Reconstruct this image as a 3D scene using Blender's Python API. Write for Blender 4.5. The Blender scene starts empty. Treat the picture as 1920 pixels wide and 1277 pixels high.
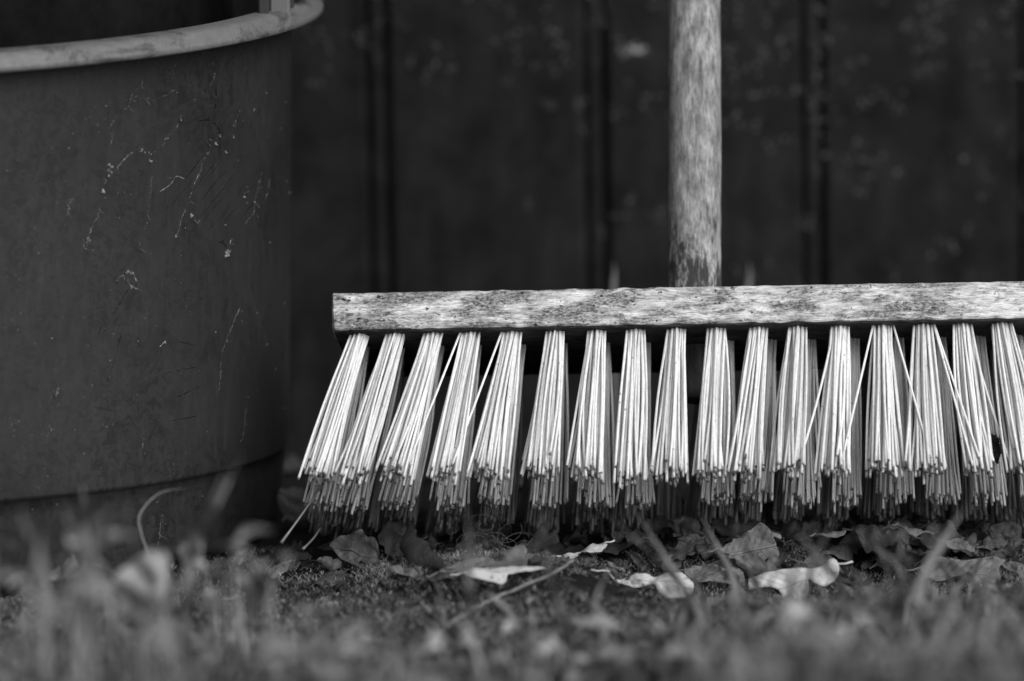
import bpy, math, random
import numpy as np
from mathutils import Vector, Matrix, noise

random.seed(7)
rng = np.random.default_rng(7)
S = bpy.context.scene
R = math.radians

# ------------------------------------------------------------------ camera
CAM = Vector((0.0, -2.2, 0.408))
PITCH, ROLL, FPX = R(7.5), R(1.0), 8000.0
cd = bpy.data.cameras.new("camera")
cam = bpy.data.objects.new("camera", cd)
S.collection.objects.link(cam)
S.camera = cam
cd.sensor_width = 36
cd.lens = 150
cd.clip_start, cd.clip_end = 0.05, 400
cam.matrix_world = (Matrix.Translation(CAM) @ Matrix.Rotation(math.pi / 2 - PITCH, 4, 'X')
                    @ Matrix.Rotation(-ROLL, 4, 'Z'))
cd.dof.use_dof = True
cd.dof.focus_distance = 2.213
cd.dof.aperture_fstop = 3.7
cd.dof.aperture_blades = 9
MR = cam.matrix_world.to_3x3()

# ------------------------------------------------------------------ world and sun
SUN_EL, SUN_AZ = 38, 38          # azimuth: degrees to the right of straight behind the camera
w = bpy.data.worlds.new("World")
S.world = w
w.use_nodes = True
nt = w.node_tree
bg = nt.nodes["Background"]
sky = nt.nodes.new("ShaderNodeTexSky")
sky.sky_type = 'NISHITA'
sky.sun_disc = False
sky.sun_elevation = R(SUN_EL)
sky.sun_rotation = R(180 - SUN_AZ)
sky.air_density, sky.dust_density = 1.0, 3.0
bw = nt.nodes.new("ShaderNodeRGBToBW")       # the photograph is black and white
nt.links.new(sky.outputs[0], bw.inputs[0])
nt.links.new(bw.outputs[0], bg.inputs[0])
bg.inputs[1].default_value = 0.12
ld = bpy.data.lights.new("sun", 'SUN')
ld.energy = 1.5
ld.angle = R(50)
sun = bpy.data.objects.new("sun", ld)
S.collection.objects.link(sun)
az, el = R(SUN_AZ), R(SUN_EL)
sd = Vector((math.sin(az) * math.cos(el), -math.cos(az) * math.cos(el), math.sin(el)))
sun.rotation_euler = sd.to_track_quat('Z', 'Y').to_euler()
S.view_settings.view_transform = 'Standard'
S.view_settings.look = 'None'
S.view_settings.exposure = 0.4
S.view_settings.gamma = 1.0

# ------------------------------------------------------------------ helpers
def ray(px, py):
    return (MR @ Vector(((px - 960) / FPX, -(py - 638.5) / FPX, -1))).normalized()

def P(px, py, Y):
    d = ray(px, py)
    return CAM + d * ((Y - CAM.y) / d.y)

def hills(x, y):
    n = noise.noise(Vector((x * 9, y * 9, 1.3))) * 0.007 + noise.noise(Vector((x * 30, y * 30, 4.1))) * 0.0035
    t = min(max((-y - 0.17) / 0.6, 0), 1)
    rise = 0.050 * t * t * (3 - 2 * t) - .07 * min(1, max(0, (-y - .62) / .4))
    m = 0.014 * math.exp(-min(80, ((x - P(950, 1110, -.05).x) / .06) ** 2 + ((y + .075) / .045) ** 2))
    m += 0.005 * math.exp(-min(80, ((x - .26) / .05) ** 2 + ((y + .14) / .05) ** 2))
    flat = 1 / (1 + math.exp(max(-50, min(50, (y - 0.02) * 60))))          # calmer under the broom and the bucket
    dip = min(1, max(0, (x - .04) / .04)) * math.exp(-min(80, ((y + .065) / .055) ** 4))
    return n * (0.25 + 0.75 * flat) * (1 - .7 * dip) + m + rise - .009 * dip

def G(px, py, dz=0.0):
    """where the ray through a point of the picture meets the ground"""
    d = ray(px, py)
    t = 1.2
    for _ in range(400):
        p = CAM + d * t
        if p.z <= hills(p.x, p.y) + dz: break
        t += 0.004
    return CAM + d * t

def tag(o, label=None, cat=None, group=None, kind=None):
    if label: o["label"] = label
    if cat: o["category"] = cat
    if group: o["group"] = group
    if kind: o["kind"] = kind
    return o

def empty(name, loc):
    o = bpy.data.objects.new(name, None)
    o.empty_display_size = 0.05
    S.collection.objects.link(o)
    o.location = loc
    return o

class MB:
    """collects geometry in world space and links it as one mesh object"""
    def __init__(s):
        s.v, s.f, s.m, s.n, s.at, s.uv = [], [], [], 0, [], []
    def add(s, verts, faces, mat=0, attr=None, uv=None):
        verts = np.asarray(verts, dtype=float).reshape(-1, 3)
        s.v.append(verts)
        s.f.extend([tuple(i + s.n for i in f) for f in faces])
        s.m.extend([mat] * len(faces))
        a = np.zeros((len(verts), 2)) if attr is None else np.asarray(attr, dtype=float).reshape(-1, 2)
        s.at.append(a)
        s.n += len(verts)
    def build(s, name, mats, parent=None, smooth=True, origin=None):
        V = np.vstack(s.v)
        if parent is not None: org = np.array(parent.matrix_world.translation) if parent.parent else np.array(parent.location)
        elif origin is not None: org = np.array(origin)
        else: org = np.zeros(3)
        me = bpy.data.meshes.new(name)
        me.from_pydata((V - org).tolist(), [], s.f)
        at = np.vstack(s.at)
        a = me.attributes.new("wear", 'FLOAT_VECTOR', 'POINT')
        a.data.foreach_set("vector", np.column_stack([at, np.zeros(len(at))]).ravel())
        for m in (mats if isinstance(mats, (list, tuple)) else [mats]): me.materials.append(m)
        me.polygons.foreach_set("material_index", s.m)
        me.polygons.foreach_set("use_smooth", [smooth] * len(s.f))
        me.update()
        o = bpy.data.objects.new(name, me)
        S.collection.objects.link(o)
        if parent is not None: o.parent = parent
        elif origin is not None: o.location = origin
        return o

def tube(mb, pts, rad, sides=6, mat=0, rnd=0.0, caps=True, squash=1.0):
    pts = np.asarray([tuple(p) for p in pts], dtype=float)
    n = len(pts)
    rad = np.full(n, rad) if np.isscalar(rad) else np.asarray(rad, dtype=float)
    T = np.gradient(pts, axis=0)
    T /= np.linalg.norm(T, axis=1)[:, None] + 1e-12
    up = np.array([0.31, 0.9, 0.2]) if abs(T[0][1]) < 0.8 else np.array([1.0, 0, 0.1])
    U = np.cross(T, up); U /= np.linalg.norm(U, axis=1)[:, None] + 1e-12
    W = np.cross(T, U)
    a = np.arange(sides) * 2 * math.pi / sides
    ring = (np.cos(a)[None, :, None] * U[:, None, :] + squash * np.sin(a)[None, :, None] * W[:, None, :])
    V = pts[:, None, :] + ring * rad[:, None, None]
    F = []
    for i in range(n - 1):
        for j in range(sides):
            k = (j + 1) % sides
            F.append((i * sides + j, i * sides + k, (i + 1) * sides + k, (i + 1) * sides + j))
    if caps:
        F.append(tuple(range(sides))[::-1])
        F.append(tuple((n - 1) * sides + j for j in range(sides)))
    t = np.repeat(np.linspace(0, 1, n), sides)
    mb.add(V.reshape(-1, 3), F, mat, np.column_stack([t, np.full(len(t), rnd)]))

def blob(mb, c, r, mat=0, seed=0, rings=5, seg=7, squash=(1, 1, 1), rnd=0.5):
    V, F = [], []
    for i in range(rings + 1):
        th = math.pi * i / rings
        for j in range(seg):
            ph = 2 * math.pi * j / seg
            d = Vector((math.sin(th) * math.cos(ph), math.sin(th) * math.sin(ph), math.cos(th)))
            k = r * (1 + 0.45 * noise.noise(d * 1.7 + Vector((seed * 3.1, seed, 0))))
            V.append((c[0] + d.x * k * squash[0], c[1] + d.y * k * squash[1], c[2] + d.z * k * squash[2]))
    for i in range(rings):
        for j in range(seg):
            k = (j + 1) % seg
            F.append((i * seg + j, (i + 1) * seg + j, (i + 1) * seg + k, i * seg + k))
    mb.add(V, F, mat, [(0.5, rnd)] * len(V))

def smooth_path(pts, n):
    """Catmull-Rom through the points"""
    P_ = [Vector(p) for p in pts]
    P_ = [P_[0] * 2 - P_[1]] + P_ + [P_[-1] * 2 - P_[-2]]
    out = []
    segs = len(P_) - 3
    for i in range(n):
        u = i / (n - 1) * segs
        k = min(int(u), segs - 1); t = u - k
        a, b, c, d = P_[k], P_[k + 1], P_[k + 2], P_[k + 3]
        out.append(0.5 * ((2 * b) + (c - a) * t + (2 * a - 5 * b + 4 * c - d) * t * t + (3 * b - a - 3 * c + d) * t ** 3))
    return out

# ------------------------------------------------------------------ materials (all grey: a black and white photograph)
class NT:
    def __init__(s, name, rough=0.8, spec=0.3):
        s.mat = bpy.data.materials.new(name); s.mat.use_nodes = True
        s.t = s.mat.node_tree; s.b = s.t.nodes["Principled BSDF"]
        s.b.inputs["Roughness"].default_value = rough
        s.b.inputs["Specular IOR Level"].default_value = spec
        s.co = s.node("ShaderNodeTexCoord")
    def node(s, t, **k):
        n = s.t.nodes.new(t)
        for a, b in k.items(): setattr(n, a, b)
        return n
    def link(s, a, b): s.t.links.new(a, b)
    def vec(s, scale, rot=(0, 0, 0), out="Object", loc=(0, 0, 0)):
        m = s.node("ShaderNodeMapping")
        m.inputs["Scale"].default_value = scale
        m.inputs["Rotation"].default_value = rot
        m.inputs["Location"].default_value = loc
        s.link(s.co.outputs[out], m.inputs[0]); return m.outputs[0]
    def vec2(s, scale, rx, ry=0.0, loc=(0, 0, 0)):
        v = s.vec((1, 1, 1), (rx, ry, 0))
        m = s.node("ShaderNodeMapping"); m.inputs["Scale"].default_value = scale; m.inputs["Location"].default_value = loc
        s.link(v, m.inputs[0]); return m.outputs[0]
    def noise(s, v, scale=1, detail=6, rough=.6, dist=0.0):
        n = s.node("ShaderNodeTexNoise")
        n.inputs["Scale"].default_value = scale; n.inputs["Detail"].default_value = detail
        n.inputs["Roughness"].default_value = rough; n.inputs["Distortion"].default_value = dist
        s.link(v, n.inputs["Vector"]); return n.outputs[0]
    def voro(s, v, scale=1, feature='F1'):
        n = s.node("ShaderNodeTexVoronoi"); n.feature = feature
        n.inputs["Scale"].default_value = scale
        s.link(v, n.inputs["Vector"]); return n.outputs["Distance"]
    def ramp(s, x, pts):
        n = s.node("ShaderNodeValToRGB")
        e = n.color_ramp.elements
        while len(e) < len(pts): e.new(0.5)
        for el_, (p, c) in zip(e, pts):
            el_.position = p; el_.color = (c, c, c, 1)
        s.link(x, n.inputs[0]); return n.outputs[0]
    def m(s, op, a, b=None, clamp=False):
        n = s.node("ShaderNodeMath", operation=op, use_clamp=clamp)
        for i, x in enumerate((a, b)):
            if x is None: continue
            if isinstance(x, (int, float)): n.inputs[i].default_value = x
            else: s.link(x, n.inputs[i])
        return n.outputs[0]
    def mix(s, f, a, b):
        n = s.node("ShaderNodeMix", data_type='FLOAT')
        for i, x in ((0, f), (2, a), (3, b)):
            if isinstance(x, (int, float)): n.inputs[i].default_value = x
            else: s.link(x, n.inputs[i])
        return n.outputs[0]
    def wear(s):
        n = s.node("ShaderNodeAttribute", attribute_name="wear")
        x = s.node("ShaderNodeSeparateXYZ"); s.link(n.outputs["Vector"], x.inputs[0])
        return x.outputs[0], x.outputs[1]
    def bump(s, h, dist=.001, strength=.6):
        n = s.node("ShaderNodeBump")
        n.inputs["Strength"].default_value = strength; n.inputs["Distance"].default_value = dist
        s.link(h, n.inputs["Height"]); s.link(n.outputs[0], s.b.inputs["Normal"])
    def done(s, col):
        if isinstance(col, (int, float)): s.b.inputs["Base Color"].default_value = (col, col, col, 1)
        else: s.link(col, s.b.inputs["Base Color"])
        return s.mat

def mat_bristle(name, lo, hi):
    n = NT(name, .42, .35)
    t, r = n.wear()
    base = n.mix(r, lo, hi)
    st = n.noise(n.vec((500, 500, 60)), 1, 4)
    base = n.m('MULTIPLY', base, n.ramp(st, [(.25, .78), (.7, 1.06)]))
    spots = n.noise(n.vec((260, 260, 260)), 1, 3)
    base = n.m('MULTIPLY', base, n.ramp(spots, [(.26, .35), (.33, 1)]))
    dn = n.noise(n.vec((150, 150, 150)), 1, 5)
    tt = n.m('ADD', t, n.m('MULTIPLY', n.m('SUBTRACT', dn, .5), .11))
    dirt = n.ramp(tt, [(.985, 0), (1.02, 1)])
    return n.done(n.mix(dirt, base, .12))
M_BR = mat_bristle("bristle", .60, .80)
M_BR_SHADE = mat_bristle("bristle_rear_shade", .22, .34)  # darker copy for the rear rows: their shade, plus dirt, in the colour
n = NT("bristle_debris", .9, .1); t_, r_ = n.wear(); M_DEB = n.done(n.mix(r_, .03, .30))

def mat_wood_head():
    n = NT("weathered_block_wood", .8, .2)
    g = n.noise(n.vec((55, 330, 330)), 1, 9, .74)
    f = n.noise(n.vec((220, 1500, 1500)), 1, 6, .75)
    base = n.ramp(g, [(.34, .24), (.47, .56), (.60, .80)])
    base = n.m('MULTIPLY', base, n.ramp(f, [(.32, .35), (.52, 1.05)]))
    bl = n.noise(n.vec((34, 95, 95), loc=(.3, .1, .2)), 1, 10, .74, .4)
    sx = n.node("ShaderNodeSeparateXYZ"); n.link(n.co.outputs["Object"], sx.inputs[0])
    left = n.m('MULTIPLY', sx.outputs[0], -.16)        # mould is thicker at the left end
    bl = n.m('ADD', bl, left)
    patch = n.ramp(bl, [(.45, 0), (.56, .95)])
    fine = n.noise(n.vec((420, 900, 900)), 1, 6, .8)
    patch = n.m('MULTIPLY', patch, n.ramp(fine, [(.42, 1), (.64, .18)]))
    base = n.mix(patch, base, .035)
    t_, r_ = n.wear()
    base = n.mix(r_, base, n.m('MULTIPLY', base, .10))      # underside's shade painted into the wood colour, along with some mould
    sp = n.noise(n.vec((320, 460, 460)), 1, 3)
    base = n.m('MULTIPLY', base, n.ramp(sp, [(.31, .08), (.37, 1)]))
    n.bump(n.m('ADD', n.m('MULTIPLY', f, .6), g), .0012, .7)
    return n.done(base)
M_HEAD = mat_wood_head()

def mat_handle():
    n = NT("weathered_handle_wood", .8, .2)
    HL = R(18.7)
    g = n.noise(n.vec2((380, 380, 85), HL), 1, 9, .74)
    f = n.noise(n.vec2((1500, 1500, 130), HL), 1, 6, .7)
    p = n.noise(n.vec2((130, 130, 60), HL, loc=(.1, 0, .4)), 1, 8, .75)
    base = n.ramp(g, [(.34, .13), (.50, .25), (.64, .36)])
    base = n.m('MULTIPLY', base, n.ramp(p, [(.38, .60), (.50, .95), (.60, 1.35)]))
    base = n.m('MULTIPLY', base, n.ramp(f, [(.3, .35), (.52, 1.08)]))
    sz = n.node("ShaderNodeSeparateXYZ"); n.link(n.co.outputs["Object"], sz.inputs[0])
    k = n.m('ADD', n.m('MULTIPLY', n.m('SUBTRACT', sz.outputs[2], .143), 22), n.m('MULTIPLY', n.m('SUBTRACT', p, .5), 3.2))
    k = n.m('ADD', k, n.m('MULTIPLY', n.m('SUBTRACT', g, .5), 2.0))
    mould = n.ramp(k, [(.0, 1), (.42, 0)])
    base = n.mix(n.m('MULTIPLY', mould, .85), base, .02)
    n.bump(n.m('ADD', n.m('MULTIPLY', f, .5), g), .0012, .7)
    return n.done(base)
M_HANDLE = mat_handle()

def mat_bucket():
    n = NT("bucket_plastic", .46, .4)
    a = n.noise(n.vec((7, 7, 7)), 1, 6, .6)
    base = n.ramp(a, [(.3, .016), (.7, .025)])
    sx = n.node("ShaderNodeSeparateXYZ"); n.link(n.co.outputs["Object"], sx.inputs[0])
    # mould film, a net of dark blotches thicker to the left
    v = n.noise(n.vec((130, 130, 130)), 1, 8, .75, 1.6)
    msk = n.noise(n.vec((14, 14, 14), loc=(.2, .7, .1)), 1, 4)
    msk = n.m('ADD', msk, n.m('MULTIPLY', n.m('SUBTRACT', sx.outputs[0], .14), -1.3))
    k = n.m('MULTIPLY', n.ramp(v, [(.48, 0), (.56, .75)]), n.ramp(msk, [(.36, .12), (.52, 1)]))
    base = n.mix(k, base, .008)
    dots = n.noise(n.vec((420, 420, 420)), 1, 2)
    base = n.m('MULTIPLY', base, n.ramp(dots, [(.25, .2), (.31, 1)]))
    base = n.m('ADD', base, n.ramp(n.noise(n.vec((520, 520, 520), loc=(2, 1, 0)), 1, 2), [(.73, 0), (.80, .13)]))
    film = n.noise(n.vec((200, 200, 60)), 1, 8, .8)
    base = n.m('MULTIPLY', base, n.ramp(film, [(.36, .72), (.66, 1.28)]))
    n.link(n.ramp(a, [(.3, .40), (.7, .56)]), n.b.inputs["Roughness"])
    n.bump(film, .0004, .35)
    return n.done(base)
M_BUCKET = mat_bucket()

def mat_rim():
    n = NT("bucket_rim_plastic", .55, .35)
    a = n.noise(n.vec((60, 60, 60)), 1, 8, .75)
    st = n.noise(n.vec((28, 28, 60), loc=(1, 2, 3)), 1, 8, .72, .6)
    base = n.ramp(a, [(.3, .10), (.7, .15)])
    k = n.ramp(st, [(.50, 0), (.58, .8)])
    base = n.mix(k, base, .035)
    base = n.m('MULTIPLY', base, n.ramp(n.noise(n.vec((900, 900, 160)), 1, 4), [(.3, .8), (.6, 1.05)]))
    n.bump(a, .0004, .4)
    return n.done(base)
M_RIM = mat_rim()
n = NT("inside_grime", .7, .2); M_IN = n.done(n.ramp(n.noise(n.vec((30, 30, 30)), 1, 7, .7), [(.3, .07), (.7, .12)]))
n = NT("dried_residue", .8, .2); M_RES = n.done(n.ramp(n.noise(n.vec((420, 420, 420)), 1, 4), [(.38, .02), (.60, .27)]))
n = NT("dark_residue", .9, .1); M_RESD = n.done(.008)
n = NT("scratch", .9, .1); M_SCR = n.done(.010)
n = NT("lug_metal", .5, .4); M_LUG = n.done(.12)
n = NT("lug_dark", .6, .3); M_LUGD = n.done(.03)

def mat_wall():
    n = NT("dark_painted_boards", .75, .12)
    g = n.noise(n.vec((70, 70, 5)), 1, 8, .7)
    base = n.ramp(g, [(.3, .0068), (.7, .0118)])
    c = n.noise(n.vec((5, 5, 4), out="Generated", loc=(.35, 0, 0)), 1, 3)
    # pale lichen flecks gathered in clusters
    fl = n.noise(n.vec((95, 95, 80), rot=(0, R(20), 0)), 1, 3, .55)
    cl = n.noise(n.vec((9, 9, 6), loc=(.7, .2, .52)), 1, 3)
    up = n.node("ShaderNodeSeparateXYZ"); n.link(n.co.outputs["Object"], up.inputs[0])
    cl = n.m('ADD', cl, n.m('MULTIPLY', n.m('SUBTRACT', up.outputs[2], .2), .55))
    k = n.m('MULTIPLY', n.ramp(fl, [(.62, 0), (.70, 1)]), n.ramp(cl, [(.50, 0), (.64, 1)]))
    base = n.mix(n.m('MULTIPLY', k, .8), base, .08)
    film = n.noise(n.vec((28, 28, 22)), 1, 6, .7)
    base = n.m('MULTIPLY', base, n.ramp(film, [(.38, .55), (.62, 1.7)]))
    n.bump(g, .002, .5)
    return n.done(base)
M_WALL = mat_wall()
n = NT("lichen_patch", .9, .1); M_LICH = n.done(n.ramp(n.noise(n.vec((200, 200, 200)), 1, 3), [(.3, .04), (.7, .145)]))

def mat_leaf(name, lo, hi, trans=0.15, rough=.55, clump=False):
    n = NT(name, rough, .3)
    u, v = n.wear()
    vein = n.m('FRACT', n.m('SUBTRACT', n.m('MULTIPLY', u, 9), n.m('MULTIPLY', n.m('ABSOLUTE', v), 2.6)))
    vl = n.ramp(n.m('ABSOLUTE', n.m('SUBTRACT', vein, .5)), [(.0, 1), (.07, 0)])
    mid = n.ramp(n.m('ABSOLUTE', v), [(.02, 1), (.06, 0)])
    a = n.noise(n.vec((110, 110, 110)), 1, 7, .7)
    base = n.ramp(a, [(.3, lo), (.7, hi)])
    base = n.m('MULTIPLY', base, n.ramp(n.noise(n.vec((420, 420, 420)), 1, 3), [(.3, .55), (.42, 1)]))
    if clump: base = n.m('MULTIPLY', base, n.ramp(n.noise(n.vec((75, 42, 60)), 1, 3, .6), [(.38, .18), (.50, .95), (.62, 2.5)]))
    veins = n.m('MAXIMUM', mid, n.m('MULTIPLY', vl, .5))
    base = n.mix(n.m('MULTIPLY', veins, .35), base, hi * 1.3)
    n.bump(n.m('ADD', n.m('MULTIPLY', a, .7), veins), .0009, .8)
    mt = n.done(base)
    tr = n.node("ShaderNodeBsdfTranslucent"); n.link(base, tr.inputs[0])
    mx = n.node("ShaderNodeMixShader"); mx.inputs[0].default_value = trans
    out = n.t.nodes["Material Output"]
    n.link(n.b.outputs[0], mx.inputs[1]); n.link(tr.outputs[0], mx.inputs[2]); n.link(mx.outputs[0], out.inputs[0])
    return mt
M_LP = mat_leaf("leaf_pale", .44, .64)
M_LM = mat_leaf("leaf_mid", .09, .18)
M_LD = mat_leaf("leaf_dark", .025, .07)
M_LH = mat_leaf("leaf_heap", .04, .12)
M_GRASS = mat_leaf("grass_green", .08, .21, .3, .5, True)
M_DRYG = mat_leaf("grass_dry", .28, .42, .25, .6)
M_WEED = mat_leaf("weed_leaf", .10, .30, .25, .5, True)

def mat_ground():
    n = NT("soil", .95, .1)
    a = n.noise(n.vec((90, 90, 90)), 1, 9, .75)
    base = n.ramp(a, [(.3, .005), (.65, .026)])
    n.bump(a, .004, 1)
    return n.done(base)
M_GROUND = mat_ground()
n = NT("moss", .8, .2); t_, r_ = n.wear()
M_MOSS = n.done(n.m('MULTIPLY', n.mix(n.m('POWER', r_, 2.0), .06, .6), n.mix(t_, .55, 1.25)))
n = NT("twig_bark", .85, .2)
M_TWIG = n.done(n.ramp(n.noise(n.vec((300, 300, 300)), 1, 6, .7), [(.3, .06), (.65, .20)]))
n = NT("fine_fibre", .6, .3); M_HAIR = n.done(.16)

# ------------------------------------------------------------------ ground: one sheet, fine where it is seen
xs = np.unique(np.concatenate([np.linspace(-60, -1.2, 16), np.linspace(-1.2, -.45, 30), np.linspace(-.45, .45, 230),
                               np.linspace(.45, 1.2, 30), np.linspace(1.2, 60, 16)]))
ys = np.unique(np.concatenate([np.linspace(-60, -2.6, 12), np.linspace(-2.6, -.9, 50), np.linspace(-.9, .12, 220),
                               np.linspace(.12, .7, 30), np.linspace(.7, 60, 12)]))
mb = MB()
V = [(x, y, hills(x, y)) for y in ys for x in xs]
nx = len(xs)
F = [(j * nx + i, j * nx + i + 1, (j + 1) * nx + i + 1, (j + 1) * nx + i) for j in range(len(ys) - 1) for i in range(nx - 1)]
mb.add(V, F)
tag(mb.build("ground", M_GROUND), kind="structure")

# ------------------------------------------------------------------ board wall
WY = 0.46
wall = empty("board_wall", (0, WY, 0))
tag(wall, "dark painted wall of wide vertical boards with pale lichen flecks behind the broom", "wall")
def box(mb, x0, x1, y0, y1, z0, z1, bev=0.0, mat=0, nz=1):
    c = bev
    prof = [(x0, y1), (x1, y1), (x1, y0 + c), (x1 - c, y0), (x0 + c, y0), (x0, y0 + c)] if c else [(x0, y1), (x1, y1), (x1, y0), (x0, y0)]
    k = len(prof); V = []
    for i in range(nz + 1):
        z = z0 + (z1 - z0) * i / nz
        V += [(a, b, z) for a, b in prof]
    F = [tuple(range(k)), tuple(nz * k + i for i in range(k))[::-1]]
    for i in range(nz):
        for j in range(k):
            q = (j + 1) % k
            F.append((i * k + j, (i + 1) * k + j, (i + 1) * k + q, i * k + q))
    mb.add(V, F, mat)
groove = [P(x, 300, WY).x for x in (716, 1118, 1530)]
pitch = (groove[2] - groove[0]) / 2
edges = [groove[1] + pitch * k for k in range(-7, 8)]
bw_ = 0.0135                                # half of the narrow strip between two boards
for k in range(len(edges) - 1):
    mb = MB()
    box(mb, edges[k] + bw_ / 2, edges[k + 1] - bw_ / 2, WY, WY + .022, -.03, 2.2, .003, nz=1)
    mb.build("board", M_WALL, wall, smooth=False)
for k in range(len(edges)):
    mb = MB()
    box(mb, edges[k] - bw_ / 2 + .0022, edges[k] + bw_ / 2 - .0022, WY + .0015, WY + .03, -.03, 2.2, .0015)
    mb.build("joint_strip", M_WALL, wall, smooth=False)
mb = MB(); box(mb, edges[0], edges[-1], WY + .0305, WY + .06, -.03, 2.19); mb.build("backing", M_WALL, wall, smooth=False)
# the few lichen spots one can make out
mb = MB()
for (px, py, r, a) in [(1190, 95, 12, 1), (1175, 97, 8, 1), (1212, 97, 7, 1), (1552, 80, 9, 1), (1548, 68, 6, 1), (1425, 105, 8, 1), (1418, 112, 6, 1),
                       (1590, 117, 7, 1), (1615, 112, 6, 1), (1702, 45, 8, 1), (1710, 52, 6, 1), (1745, 90, 5, 1), (1755, 125, 6, 1), (1840, 372, 6, 1),
                       (1848, 365, 5, 1), (1817, 437, 6, 1), (1856, 335, 4, 1), (1034, 197, 7, 1), (1025, 190, 5, 1), (950, 155, 5, 1),
                       (1487, 163, 5, 1), (1820, 420, 4, 1), (1760, 15, 6, 1), (1530, 20, 8, 1), (1130, 40, 6, 1), (1465, 0, 6, 1), (1600, 130, 3, 1),
                       (1440, 30, 6, 1), (1438, 45, 5, 1), (1885, 20, 7, 1), (1895, 60, 7, 1), (1725, 140, 5, 1), (600, 160, 6, 1), (585, 160, 5, 1),
                       (612, 130, 5, 1), (1170, 215, 5, 1), (1378, 245, 5, 1), (1575, 50, 5, 1)]:
    c = P(px, py, WY)
    for q in range(9):
        o = Vector((random.gauss(0, r * 1.0), 0, random.gauss(0, r * .8))) * .00033
        blob(mb, c + o, r * .00033 * random.uniform(.12, .42), seed=px + q, squash=(1, .25, .8))
for i in range(420):
    px, py = random.uniform(560, 1920), random.uniform(-20, 520)
    dn_ = noise.noise(Vector((px * .006, py * .008, 1.7))) + (px - 1200) / 3000 + (260 - py) / 900
    if dn_ < .12: continue
    for q in range(3):
        blob(mb, P(px + random.gauss(0, 7), py + random.gauss(0, 9), WY), random.uniform(.0004, .0012), seed=i + q, rings=4, seg=6, squash=(1, .3, 1.2))
mb.build("lichen", M_LICH, wall)
mb = MB()
for q in range(12):
    blob(mb, P(1190 + random.gauss(0, 9), 95 + random.gauss(0, 4), WY), random.uniform(.0007, .0018), seed=q, squash=(1, .25, .8))
n = NT("pale_lichen", .9, .1); mb.build("pale_lichen", n.done(.32), wall)

# ------------------------------------------------------------------ bucket
BC = Vector((P(-300, 300, .14).x, .14, 0.0))
RB = .254
zr = P(0, 137, BC.y - .27 * .94).z              # underside of the rim at the left edge of the picture
def kz(z):                                      # the tub is a little warped
    return np.interp(z, [0, .045, zr + .02], [0.0, -.03, .062])
def bz(z, y): return z + float(kz(z)) * (y - BC.y)
zrim = zr + .062 * (.27 * .94) - .0022
zrid = P(0, 939, BC.y - .25 * .94).z - .03 * .235 - .003
RT = P(549, 150, BC.y).x - BC.x                 # radius below the rim
RR = P(541, 800, BC.y).x - BC.x                 # radius at the step
RBOT = P(527, 1040, BC.y).x - BC.x
RIM = P(606, 40, BC.y).x - BC.x
print("BUCKET", BC, zr, zrim, zrid, RT, RR, RBOT, RIM)
bucket = empty("plastic_bucket", BC)
tag(bucket, "large dark round plastic bucket with paler rolled rim and dried threads stuck on its side", "bucket")
def lathe(mb, prof, seg=220, mat=0, warp=True):
    V = []
    for r, z in prof:
        for j in range(seg):
            a = 2 * math.pi * j / seg
            x, y = BC.x + r * math.cos(a), BC.y + r * math.sin(a)
            V.append((x, y, bz(z, y) if warp else z))
    F = []
    for i in range(len(prof) - 1):
        for j in range(seg):
            k = (j + 1) % seg
            F.append((i * seg + j, i * seg + k, (i + 1) * seg + k, (i + 1) * seg + j))
    mb.add(V, F, mat)
def body_r(z):
    if z < zrid: return float(np.interp(z, [0, zrid], [RBOT, RR - .0022]))
    return float(np.interp(z, [zrid, zrim], [RR, RT]))
mb = MB()
prof = [(0.02, .004), (RBOT - .012, .004), (RBOT - .004, .002), (RBOT, .006)]
prof += [(body_r(z), z) for z in np.linspace(.01, zrid - .0012, 6)]
prof += [(RR - .0012, zrid - .0004), (RR, zrid + .0008)]
prof += [(body_r(z), z) for z in np.linspace(zrid + .002, zrim + .004, 22)]
lathe(mb, prof)
mb.build("body", M_BUCKET, bucket)
mb = MB()
lathe(mb, [(RT - .004, zrim + .006)] + [(body_r(z) - .004, z) for z in np.linspace(zrim, .012, 12)] + [(.02, .010)])
mb.build("inner_wall", M_IN, bucket)
mb = MB()
h = .0105
lathe(mb, [(RT - .0045, zrim + .004), (RT - .0045, zrim + h - .003), (RT - .002, zrim + h - .0008), (RT + .002, zrim + h), (RIM - .006, zrim + h - .0004), (RIM - .003, zrim + h - .0015),
           (RIM - .0012, zrim + h - .004), (RIM - .0008, zrim + h - .0062), (RIM - .0002, zrim + h - .0072), (RIM, zrim + .003), (RIM - .0002, zrim + .0004), (RIM - .0012, zrim - .0004),
           (RIM - .0026, zrim + .0006), (RIM - .003, zrim + .004), (RT + .0005, zrim + .005)])
mb.build("rim", M_RIM, bucket)
# a dark round container standing inside the bucket
inner = empty("round_pot", (BC.x, BC.y, .01))
tag(inner, "dark round pot standing inside the large bucket, its side just above the rim", "pot")
RP = P(438, 34, BC.y).x - BC.x
mb = MB()
lathe(mb, [(.02, .012), (RP - .03, .012), (RP - .028, .016), (RP, zrim), (RP - .002, zrim + .03), (RP - .006, zrim + .05), (RP - .010, zrim + .052), (RP - .012, zrim + .05), (RP - .03, .02), (.02, .018)], warp=False)
n = NT("pot_plastic", .85, .06); mb.build("pot_body", n.done(n.ramp(n.noise(n.vec((40, 40, 40)), 1, 7, .7), [(.3, .002), (.7, .009)])), inner)
mb = MB()
lathe(mb, [(RP - .006, zrim + .050), (RP + .001, zrim + .050), (RP + .002, zrim + .056), (RP - .010, zrim + .058), (RP - .013, zrim + .052)], warp=False)
mb.build("pot_rim", n.mat, inner)
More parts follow.
